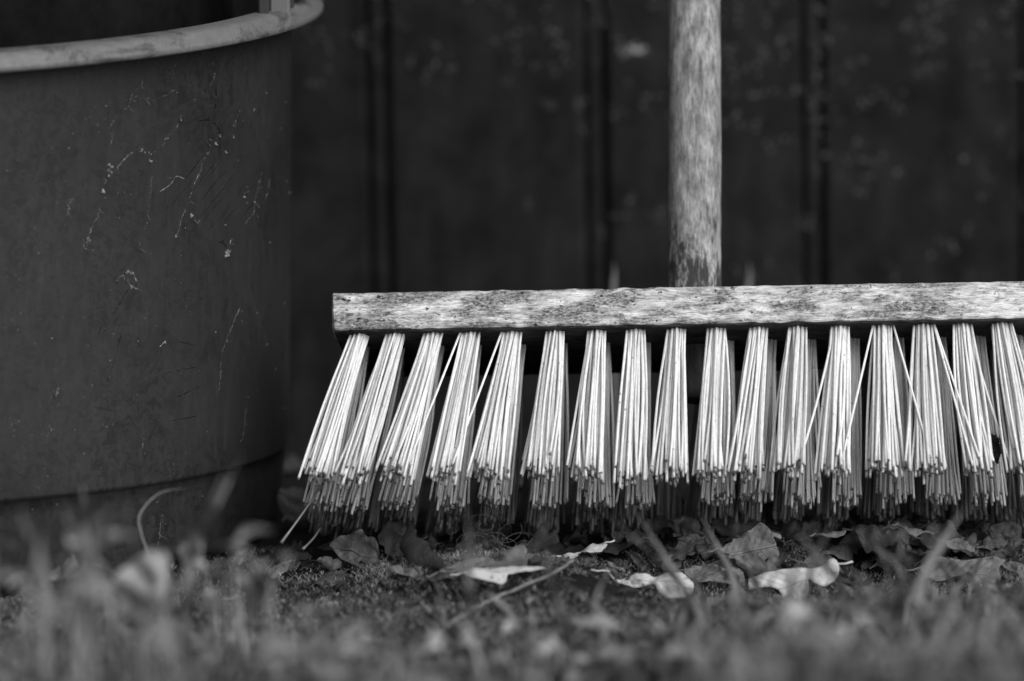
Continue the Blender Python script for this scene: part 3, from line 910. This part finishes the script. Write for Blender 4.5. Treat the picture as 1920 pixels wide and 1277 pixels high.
POLY = [
 (6, -.038, (0, -.50, .85), M_LP, .10, "pale smooth oak leaf lying on the moss mound, its pointed tip to the right",
  [(1185,440),(1230,418),(1300,405),(1400,403),(1500,412),(1578,430),(1480,440),(1400,450),(1385,475),(1350,485),(1280,475),(1190,458)]),
 (6, .0, (.1, -.85, .4), M_LM, .2, "grey lobed leaf standing up behind the pale leaf on the moss mound",
  [(1060,440),(1120,405),(1200,372),(1290,355),(1340,385),(1370,370),(1390,340),(1430,315),(1465,308),(1480,330),(1487,370),(1478,412),(1400,425),(1250,440)]),
 (6, -.045, (.1, -.5, .8), M_LD, .3, "dark curled leaf left of the pale leaf on the moss mound",
  [(1040,448),(1110,430),(1160,432),(1192,455),(1170,474),(1100,482),(1020,468),(985,455)]),
 (6, -.03, (.2, -.6, .7), M_LM, .3, "narrow wavy leaf with a pale rim at the far left of the moss mound",
  [(820,400),(850,402),(880,400),(930,425),(965,440),(985,455),(975,472),(940,462),(900,450),(860,430)]),
 (6, -.02, (-.1, -.6, .8), M_LP, .2, "small pale pointed leaf rising to the right beside the twig",
  [(1605,365),(1680,345),(1730,340),(1800,310),(1862,295),(1850,320),(1820,345),(1780,352),(1735,350),(1680,378),(1620,395)]),
 (7, -.035, (.15, -.9, .25), M_LM, .25, "tall upright leaf with toothed edge in front of the bristles",
  [(575,300),(600,295),(612,282),(640,270),(650,255),(680,252),(700,228),(725,215),(760,188),(790,205),(812,228),(850,240),(850,262),(820,250),(838,300),(835,350),(800,385),(750,415),(700,400),(660,372),(650,350),(620,345),(622,325),(596,320)]),
 (7, -.075, (-.1, -.9, .4), M_LP, .16, "brightest pale lobed leaf, raised rounded lobe at its right end",
  [(710,430),(800,402),(870,390),(960,388),(1030,378),(1060,352),(1085,345),(1105,368),(1108,410),(1080,450),(1040,467),(1000,455),(975,442),(978,490),(950,525),(900,545),(860,520),(840,482),(780,470),(712,480)]),
 (7, -.06, (0, -.85, .5), M_LP, .28, "long pale ragged leaf left of the upright toothed leaf",
  [(80,398),(140,432),(190,408),(260,405),(310,420),(400,405),(450,430),(470,470),(450,500),(380,515),(320,500),(290,455),(230,465),(180,465),(130,440)]),
 (7, -.045, (-.2, -.7, .7), M_LM, .35, "grey crumpled leaf between the long ragged leaf and the brightest leaf",
  [(425,395),(470,370),(540,365),(600,385),(670,390),(690,430),(640,450),(560,436),(500,450),(440,420)]),
 (7, -.04, (0, -.9, .4), M_LM, .2, "large grey lobed leaf facing out at the right, broad lobe to the left",
  [(1460,385),(1510,355),(1580,345),(1660,355),(1740,340),(1790,335),(1840,350),(1812,385),(1815,440),(1790,455),(1770,485),(1740,480),(1690,450),(1680,405),(1600,430),(1550,445),(1500,430),(1465,405)]),
 (7, -.03, (-.2, -.6, .7), M_LM, .3, "narrow grey leaf at the right edge of the photo",
  [(1810,385),(1850,362),(1900,372),(1935,400),(1930,442),(1880,408),(1840,392)]),
 (7, -.03, (.1, -.5, .8), M_LM, .2, "thin wavy leaf under the right bristles, left of a smaller slanting one",
  [(1365,195),(1395,203),(1420,214),(1480,215),(1530,232),(1480,238),(1430,245),(1400,225)]),
 (7, -.035, (.1, -.6, .8), M_LM, .2, "small slanting leaf just above the large grey lobed leaf at the right",
  [(1565,270),(1600,262),(1640,255),(1690,290),(1702,316),(1650,302),(1600,292)]),
 (7, -.03, (0, -.5, .85), M_LM, .2, "thin leaf seen edge on under the bristles, first right of the toothed leaf",
  [(1000,238),(1060,236),(1120,218),(1140,226),(1120,246),(1060,246)]),
 (7, -.02, (.3, -.85, .4), M_LM, .15, "small rounded upright leaf above the long pale ragged leaf",
  [(328,375),(350,342),(390,323),(415,345),(412,380),(385,400),(340,398)]),
 (7, -.01, (-.4, -.7, .4), M_LD, .3, "dark folded leaf left of the small rounded upright leaf",
  [(188,318),(230,325),(260,360),(300,370),(302,402),(250,408),(215,372)]),
 (7, -.025, (.1, -.6, .7), M_LD, .4, "small dark crumpled leaf above the start of the long pale ragged leaf",
  [(85,355),(120,362),(150,350),(188,385),(150,404),(100,388)]),
 (7, -.09, (0, -.6, .8), M_LM, .35, "dull crumpled leaf on the ground right of the brightest leaf",
  [(1110,455),(1160,470),(1180,480),(1250,480),(1295,510),(1282,537),(1220,530),(1160,492)]),
 (6, .02, (.2, -.8, .5), M_LM, .2, "grey leaf against the foot of the bucket",
  [(256,425),(300,402),(356,385),(352,420),(312,455),(272,472)]),
 (6, .02, (.1, -.7, .6), M_LD, .2, "dark broad leaf on the ground under the leftmost bristles",
  [(478,492),(530,442),(600,428),(624,450),(592,492),(530,508)]),
]
from mathutils.geometry import delaunay_2d_cdt
def inside(p, poly):
    c = False
    for i in range(len(poly)):
        a, b = poly[i], poly[i - 1]
        if (a[1] > p[1]) != (b[1] > p[1]) and p[0] < (b[0] - a[0]) * (p[1] - a[1]) / (b[1] - a[1]) + a[0]: c = not c
    return c
def poly_leaf(crop, Y, nrm, mat, wav, seed, pts):
    px = [((1100 + x / 2.3415, 900 + y / 2.3415) if crop == 7 else (400 + x / 2.5263, 900 + y / 2.5263)) for x, y in pts]
    cx = sum(p[0] for p in px) / len(px); cy = sum(p[1] for p in px) / len(px)
    N_ = Vector(nrm).normalized()
    while True:                     # lay it on the ground, not into it
        C0 = P(cx, cy, Y)
        W_ = []
        for x, y in px:
            d = ray(x, y); W_.append(CAM + d * ((C0 - CAM).dot(N_) / d.dot(N_)))
        if min(w_.z - hills(w_.x, w_.y) for w_ in W_) > .0 or Y < -.2: break
        Y -= .003
    far = max(((a, b) for a in W_ for b in W_), key=lambda ab: (ab[0] - ab[1]).length)
    U_ = (far[1] - far[0]).normalized(); V_ = N_.cross(U_).normalized()
    q = smooth_path([Vector(((p - C0).dot(U_), (p - C0).dot(V_), 0)) for p in W_] + [Vector(((W_[0] - C0).dot(U_), (W_[0] - C0).dot(V_), 0))], len(W_) * 5 + 1)[:-1]
    q = [(p.x + .0003 * noise.noise(p * 700), p.y + .0003 * noise.noise(p * 700 + Vector((5, 5, 5)))) for p in q]
    n_ = len(q)
    u0, u1 = min(a[0] for a in q), max(a[0] for a in q); v0, v1 = min(a[1] for a in q), max(a[1] for a in q)
    st = max(u1 - u0, v1 - v0) / 34
    ins = []
    a = u0
    while a < u1:
        b = v0
        while b < v1:
            z = (a + random.uniform(-.2, .2) * st, b + random.uniform(-.2, .2) * st)
            if inside(z, q) and min((z[0] - w_[0]) ** 2 + (z[1] - w_[1]) ** 2 for w_ in q) > (st * .4) ** 2: ins.append(z)
            b += st
        a += st
    vs, es, fs, *_ = delaunay_2d_cdt([Vector(z) for z in q + ins], [(i, (i + 1) % n_) for i in range(n_)], [], 0, 1e-7)
    fs = [f for f in fs if inside((sum(vs[i].x for i in f) / 3, sum(vs[i].y for i in f) / 3), q)]
    top, bot, at = [], [], []
    L = u1 - u0; Wd = max(v1 - v0, 1e-4)
    for v in vs:
        k = Vector((v.x, v.y, seed * .1)) * (3.2 / L)
        z = wav * L * (.55 * noise.noise(k + Vector((seed, 0, 0))) + .22 * noise.noise(k * 2.7 + Vector((0, seed, 0))) + .08 * noise.noise(k * 7))
        vm = (v.y - (v0 + v1) / 2) / (Wd / 2)
        z += .06 * L * (abs(vm) - .4) * (1 if seed % 2 > 1 else -1)
        p = C0 + U_ * v.x + V_ * v.y + N_ * z
        top.append(tuple(p + N_ * .00013)); bot.append(tuple(p - N_ * .00013)); at.append(((v.x - u0) / L, vm))
    m = len(vs); F = [tuple(f) for f in fs] + [tuple(m + i for i in f)[::-1] for f in fs]
    cnt = {}
    for f in fs:
        for i in range(3):
            e = (f[i], f[(i + 1) % 3]); cnt[e] = cnt.get(e, 0) + 1
    for (a, b) in cnt:
        if (b, a) not in cnt: F.append((b, a, m + a, m + b))
    mb = MB(); mb.add(top + bot, F, 0, at + at)
    e0 = far[0] + N_ * .0002
    tube(mb, [e0 + U_ * L * .06, e0, e0 - U_ * L * .08 - Vector((0, 0, .001)), e0 - U_ * L * .16 - Vector((0, 0, .001))], [.0002, .0004, .00045, .0006], 6, 0, 0)
    return mb.build("dead_leaf", mat, None, origin=tuple(C0))
for k, (cr, Y, nr, mt, wv, lb, pts) in enumerate(POLY):
    tag(poly_leaf(cr, Y, nr, mt, wv, k * 1.7 + .3, pts), lb, "leaf", "dead leaves on the ground around the broom")
DONE = {p[5] for p in POLY} | {"pale crumpled leaf between the long ragged leaf and the brightest leaf", "thin wavy leaf slanting down under the bristles toward the grey leaf at right", "grey leaf hanging down below the large lobed leaf at the right"}
LEAVES = [l for l in LEAVES if l[-1] not in DONE]
def lift(a):
    x, y, Y = a
    for _ in range(60):
        p = P(x, y, Y)
        if p.z > hills(p.x, p.y) + .0025: break
        Y -= .004
    return (x, y, Y)
for k, (a, b, wd, nr, mt, kd, cu, fo, lb) in enumerate(LEAVES):
    if lb is None: continue
    a, b = lift(a), lift(b)
    o = leaf(P(*a), P(*b), wd, nr, mt, kd, cu, fo, seed=k * 2.37 + .4, wav=.28)
    tag(o, lb, "leaf", "dead leaves on the ground around the broom")

# ------------------------------------------------------------------ twigs
def twig(pts, r0, r1, label, buds=6, mat=M_TWIG):
    mb = MB()
    pts = [Vector((p.x, p.y, max(p.z, hills(p.x, p.y) + .0045))) for p in pts]
    path = smooth_path(pts, 40)
    path = [p + Vector((noise.noise(p * 120), noise.noise(p * 120 + Vector((9, 0, 0))), noise.noise(p * 120 + Vector((0, 9, 0))))) * .0012 for p in path]
    rr = [(r0 + (r1 - r0) * i / 39) * (1 + .2 * noise.noise(p * 400)) for i, p in enumerate(path)]
    tube(mb, path, rr, 8)
    for i in range(buds):
        p = path[random.randint(3, 36)]
        blob(mb, p, r0 * 1.35, seed=i, rings=4, seg=6)
    c = sum(path, Vector()) / len(path)
    return tag(mb.build("twig", mat, None, origin=tuple(c)), label, "twig", "twigs on the ground")
twig([P(*lift(q)) + Vector((0, 0, .002)) for q in ((812, 1200, -.17), (905, 1140, -.12), (990, 1102, -.08), (1050, 1075, -.05), (1078, 1056, -.04))], .0010, .0008, "long grey twig lying aslant on the moss below the pale leaf", 0)
twig([P(1142, 1068, -.05), P(1158, 1078, -.055), P(1172, 1090, -.06)], .0011, .0009, "short pale twig stub beside the long pale ragged leaf", 2)
twig([P(412, 1124, -.10), P(450, 1120, -.10), P(492, 1114, -.11)], .0007, .0006, "thin grey twig flat on the ground right of the bucket's foot", 1)

# ------------------------------------------------------------------ fine fibres below the tufts
mb = MB()
for i in range(46):
    c = P(random.gauss(925, 38), random.gauss(1010, 26), random.uniform(-.02, .01))
    pts, a = [], random.uniform(0, 6.28)
    rr = random.uniform(.003, .011); ph = random.uniform(.6, 3.6); tz = random.uniform(-.4, .4)
    for k in range(14):
        t = a + ph * k / 13
        pts.append(c + Vector((math.cos(t) * rr, math.sin(t) * rr * tz, math.sin(t) * rr * .8 - k * .0002)))
    tube(mb, pts, .00009, 4)
tag(mb.build("fibre_tangle", M_HAIR), "tangle of hair fine fibres hanging under the bristles above the pale leaf", "fibres")

# ------------------------------------------------------------------ grass
def blade(mb, pts, wd, n=16, seed=0.0, vee=.35, v3=None):
    path = smooth_path(pts, n)
    side0 = Vector((math.cos(seed * 9), math.sin(seed * 9) * .6, 0)).normalized() if v3 is None else v3
    V, F, AT = [], [], []
    for i, p in enumerate(path):
        t = i / (n - 1)
        T = (path[min(i + 1, n - 1)] - path[max(i - 1, 0)]).normalized()
        sd_ = (side0 - T * side0.dot(T)).normalized()
        nr = T.cross(sd_)
        ww = wd * .5 * min(1, (1 - t) * 2.2 + .04) * (.7 + .3 * min(1, t * 4))
        V += [tuple(p + sd_ * ww + nr * ww * vee), tuple(p), tuple(p - sd_ * ww + nr * ww * vee)]
        AT += [(t, -1), (t, 0), (t, 1)]
    for i in range(n - 1):
        for j in (0, 1):
            F.append((i * 3 + j, i * 3 + j + 1, i * 3 + j + 4, i * 3 + j + 3))
    mb.add(V, F, 0, AT)
XS = Vector((1, -.25, 0)).normalized()
STALKS = [
 ([(152, 862), (157, 960), (168, 1062)], -.32, .0022, M_GRASS, "upright blurred blade at the left in front of the bucket"),
 ([(455, 850), (405, 950), (362, 1040)], -.36, .0028, M_GRASS, "longer of two blurred blades leaning right across the bucket's step"),
 ([(428, 872), (390, 960), (352, 1045)], -.38, .0022, M_GRASS, "shorter of two blurred blades leaning right across the bucket's step"),
 ([(360, 914), (300, 924), (262, 965), (266, 1005), (280, 1055)], -.13, .0012, M_DRYG, "thin pale blade bent over sharply in front of the bucket"),
 ([(872, 940), (880, 1005), (876, 1065), (880, 1120)], -.34, .0036, M_GRASS, "blurred blade in front of the fourth bristle tuft"),
 ([(1016, 960), (1024, 1050), (1050, 1150), (1068, 1215)], -.36, .0046, M_GRASS, "broad blurred blade crossing the pale leaf"),
 ([(1128, 955), (1210, 1030), (1262, 1085), (1290, 1130)], -.26, .0028, M_GRASS, "blurred blade slanting left over the long ragged leaf"),
 ([(1196, 965), (1240, 1035), (1285, 1110), (1310, 1150)], -.25, .0034, M_DRYG, "pale blurred blade second to slant left over the ragged leaf"),
 ([(1312, 962), (1345, 1025), (1372, 1080), (1376, 1140)], -.2, .0026, M_DRYG, "pale blade before the toothed leaf, its tip to the upper left"),
 ([(1492, 990), (1528, 1040), (1572, 1092), (1590, 1150)], -.30, .0038, M_GRASS, "blurred blade leaning left over the brightest leaf"),
 ([(1568, 970), (1540, 1020), (1518, 1072), (1512, 1150)], -.32, .0032, M_GRASS, "blurred blade leaning right over the brightest leaf"),
 ([(1805, 955), (1772, 1010), (1742, 1058), (1722, 1120)], -.30, .0044, M_DRYG, "broad pale blurred blade left of the large grey leaf"),
 ([(1142, 1068), (1116, 1128), (1132, 1175), (1130, 1225)], -.28, .0034, M_DRYG, "crooked pale blurred stalk right of the twig"),
 ([(1690, 985), (1688, 1050), (1684, 1130)], -.26, .0030, M_GRASS, "straight upright blurred blade under the right bristles"),
 ([(112, 925), (132, 985), (160, 1045)], -.4, .0028, M_GRASS, "faint blurred blade leaning left before the bucket"),
 ([(18, 905), (48, 990), (85, 1080)], -.42, .0028, M_GRASS, "leftmost blurred blade before the bucket"),
 ([(75, 1000), (72, 1055), (80, 1110)], -.5, .0046, M_DRYG, "short pale blurred blade low at the left"),
 ([(1150, 488), (1152, 520), (1150, 560)], .36, .0026, M_DRYG, "pale blade standing against the wall left of the broom handle"),
 ([(1405, 492), (1406, 520), (1404, 560)], .38, .0026, M_DRYG, "pale blade standing against the wall right of the broom handle"),
]
for k, (pts, Y, wd, mt, lb) in enumerate(STALKS):
    mb = MB()
    W_ = [P(x, y, Y) for x, y in pts][::-1]
    g = W_[0].copy(); d_ = (W_[0] - W_[1])
    gz = hills(g.x, g.y) - .004
    if W_[0].z > gz + .004:
        k_ = min(1.0, .5)
        W_ = [Vector((g.x + d_.x * .25, g.y - .005, gz))] + W_
    blade(mb, W_, wd, 26, v3=XS)
    tag(mb.build("grass_blade", mt, None, origin=(W_[0].x, W_[0].y, W_[0].z)), lb, "grass blade", "single tall grass blades")

def ground_z(x, y): return hills(x, y)
def scatter_grass(name, N, xr, yr, hr, wr, mat, label, dens=None):
    mb = MB()
    k = 0
    while k < N:
        x = random.uniform(*xr); y = random.uniform(*yr)
        if dens and random.random() > dens(x, y): continue
        z = ground_z(x, y) - .002
        a = random.uniform(0, 6.28); hh = random.uniform(*hr); ln = random.uniform(.15, 1.0)
        dx, dy = math.cos(a) * ln * hh, math.sin(a) * ln * hh
        blade(mb, [(x, y, z), (x + dx * .25, y + dy * .25, z + hh * .55), (x + dx * .7, y + dy * .7, z + hh * .9), (x + dx * 1.15, y + dy * 1.15, z + hh * random.uniform(.75, 1.05))],
              random.uniform(*wr), 8, random.random())
        k += 1
    o = mb.build(name, mat)
    tag(o, label, "grass", kind="stuff")
def dens_a(x, y):
    px = 960 + x / .00028
    t = .07 + .93 * min(1, max(0, (px - 1100) / 200)) + .15 * min(1, max(0, (500 - px) / 200))
    return min(1, t) * (1 if y < -.33 else .4 if y < -.24 else .15)
scatter_grass("grass", 2300, (-.62, .66), (-.58, -.15), (.012, .038), (.0014, .0036), M_GRASS, "short green grass blurred in the foreground", dens_a)
scatter_grass("grass", 700, (-.65, .65), (-.8, -.55), (.015, .04), (.0018, .003), M_GRASS, "green grass nearest the camera along the lower edge")
scatter_grass("dry_grass", 350, (-.42, .42), (-.7, -.2), (.015, .045), (.0014, .0030), M_DRYG, "dry pale grass blades mixed in the foreground grass", dens_a)

scatter_grass("grass", 60, (.05, .40), (-.40, -.24), (.025, .055), (.0016, .0030), M_GRASS, "taller green grass crossing in front of the leaves at the right")
# low broad leaved weeds, a blurred mass in front
mb = MB()
for i in range(1350):
    y = random.uniform(-.62, -.24); x = random.uniform(-.52, .55)
    px = 960 + x / .00028 * (2.24 / (2.2 + y))
    if random.random() > (1.0 if px < 620 else .35 if px < 1150 else .3): continue
    if noise.noise(Vector((x * 18, y * 14, 6.6))) < -.02: continue
    # how high a plant may stand here: a ragged skyline, higher at the left
    sky_y = float(np.interp(px, [0, 420, 560, 700, 1180, 1300, 1900], [1035, 1050, 1140, 1200, 1220, 1195, 1195])) + 70 * noise.noise(Vector((px * .012, y * 3, 3)))
    top = P(px, sky_y, y).z; g0 = ground_z(x, y)
    hh = g0 + .006 + (top - g0) * random.random() ** .8
    if hh <= g0 + .004: hh = g0 + .006
    c = Vector((x, y, hh))
    a = random.uniform(0, 6.28)
    L = random.uniform(.008, .022)
    d_ = Vector((math.cos(a), math.sin(a), random.uniform(-.5, .5))) * L
    leaf(c, c + d_, L * random.uniform(.25, .6), (random.gauss(0, .7), random.gauss(-.5, .6), 1), None, 'oak' if i % 3 else 'plain', .6, .12, mb=mb, stem=False, seed=i * .7, ns=8, nv=4)
    tube(mb, [(x + random.gauss(0, .003), y, g0 - .002), c], .0005, 4)
tag(mb.build("weeds", M_WEED), "low broad leaved weeds blurred in the foreground", "weeds", kind="stuff")
mb = MB()
for i in range(170):
    x = random.uniform(-.42, .42); y = random.uniform(-.8, -.25)
    c = Vector((x, y, ground_z(x, y) + random.uniform(.002, .02)))
    a = random.uniform(0, 6.28); L = random.uniform(.006, .020)
    d_ = Vector((math.cos(a), math.sin(a), random.uniform(-.3, .5))) * L
    leaf(c, c + d_, L * random.uniform(.4, .8), (random.gauss(0, .5), random.gauss(-.4, .4), 1), None, 'plain', .4, .05, mb=mb, stem=False, seed=i * .9, ns=8, nv=4)
M_SCRAP = mat_leaf("leaf_scrap", .16, .34)
tag(mb.build("leaf_litter", M_SCRAP), "scraps of pale dead leaf among the foreground weeds", "leaf litter", kind="stuff")
mb = MB()
for i in range(520):
    x = random.uniform(-.42, .48); y = random.uniform(-.2, .3)
    if y > -.0 and random.random() < .3: continue
    if math.hypot(x - BC.x, y - BC.y) < RBOT + .01: continue
    c = Vector((x, y, ground_z(x, y) + random.uniform(.001, .006)))
    a = random.uniform(0, 6.28); L = random.uniform(.005, .03 if y > .0 else .012)
    d_ = Vector((math.cos(a), math.sin(a), random.uniform(-.3, .4))) * L
    leaf(c, c + d_, L * random.uniform(.4, .8), (random.gauss(0, .5), random.gauss(-.2, .4), 1), None, 'oak', .4, .05, mb=mb, stem=False, seed=i * .9, ns=12, nv=4)
tag(mb.build("leaf_litter", M_LD), "dark rotting leaf scraps on the soil under the broom", "leaf litter", kind="stuff")

mb = MB()
for i in range(85):
    px = random.uniform(1150, 1920) if i % 5 else random.uniform(620, 1080); Y = random.uniform(-.035, .07)
    x = P(px, 1080, Y).x
    c = Vector((x, Y, ground_z(x, Y) + random.uniform(.002, .006 + .006 * (px > 1200))))
    a = random.uniform(0, 6.28); L = random.uniform(.013, .030)
    d_ = Vector((math.cos(a), math.sin(a), random.uniform(-.3, .5))) * L
    leaf(c, c + d_, L * random.uniform(.5, .9), (random.gauss(0, .5), random.gauss(-.8, .4), .6), None, 'oak' if i % 2 else 'plain', random.uniform(-.8, .9), .08, mb=mb, stem=True, seed=i * .9, ns=16, nv=6, wav=.4)
tag(mb.build("leaf_litter", M_LH), "dark curled scraps of dead leaf heaped along the front of the broom", "leaf litter", kind="stuff")

# ------------------------------------------------------------------ moss: tiny star-like sprigs
def moss(N):
    X = rng.uniform(-.42, .50, N * 2); Y = rng.uniform(-.36, .09, N * 2)
    keep = []
    for x, y in zip(X, Y):
        k = noise.noise(Vector((x * 14, y * 14, 8.8))) * .9 + .62
        if y > -.02: k -= (y + .02) * 9
        if random.random() < k: keep.append((x, y))
        if len(keep) >= N: break
    mb_v, mb_f, mb_a = [], [], []
    n0 = 0
    for (x, y) in keep:
        z = ground_z(x, y)
        patch = noise.noise(Vector((x * 60, y * 60, 2.2)))
        hh = random.uniform(.0014, .0042) * (1 + .8 * patch)
        br = min(1, max(0, random.random() * .75 + .35 * patch))
        if random.random() < .012: br = 1.35
        tilt = Vector((random.gauss(0, .35), random.gauss(0, .35), 1)).normalized()
        top = Vector((x, y, z)) + tilt * hh
        nl = 6
        a0_ = random.uniform(0, 6.28)
        for q in range(nl):
            a = a0_ + q * 6.283 / nl
            l_ = random.uniform(.0012, .0026)
            out = Vector((math.cos(a), math.sin(a), random.uniform(.15, 1.1))) * l_
            sdv = Vector((-math.sin(a), math.cos(a), 0)) * .00028
            b_pt = top - tilt * (hh * .5 * (q % 3) / 2)
            mb_v += [tuple(b_pt - sdv), tuple(b_pt + sdv), tuple(b_pt + out)]
            mb_a += [(0, br), (0, br), (1, br)]
            mb_f.append((n0, n0 + 1, n0 + 2)); n0 += 3
    m_ = MB(); m_.add(mb_v, mb_f, 0, mb_a)
    return m_.build("moss", M_MOSS, smooth=False)
tag(moss(62000), "cushion moss of tiny pale tipped sprigs on the soil before the broom", "moss", kind="stuff")
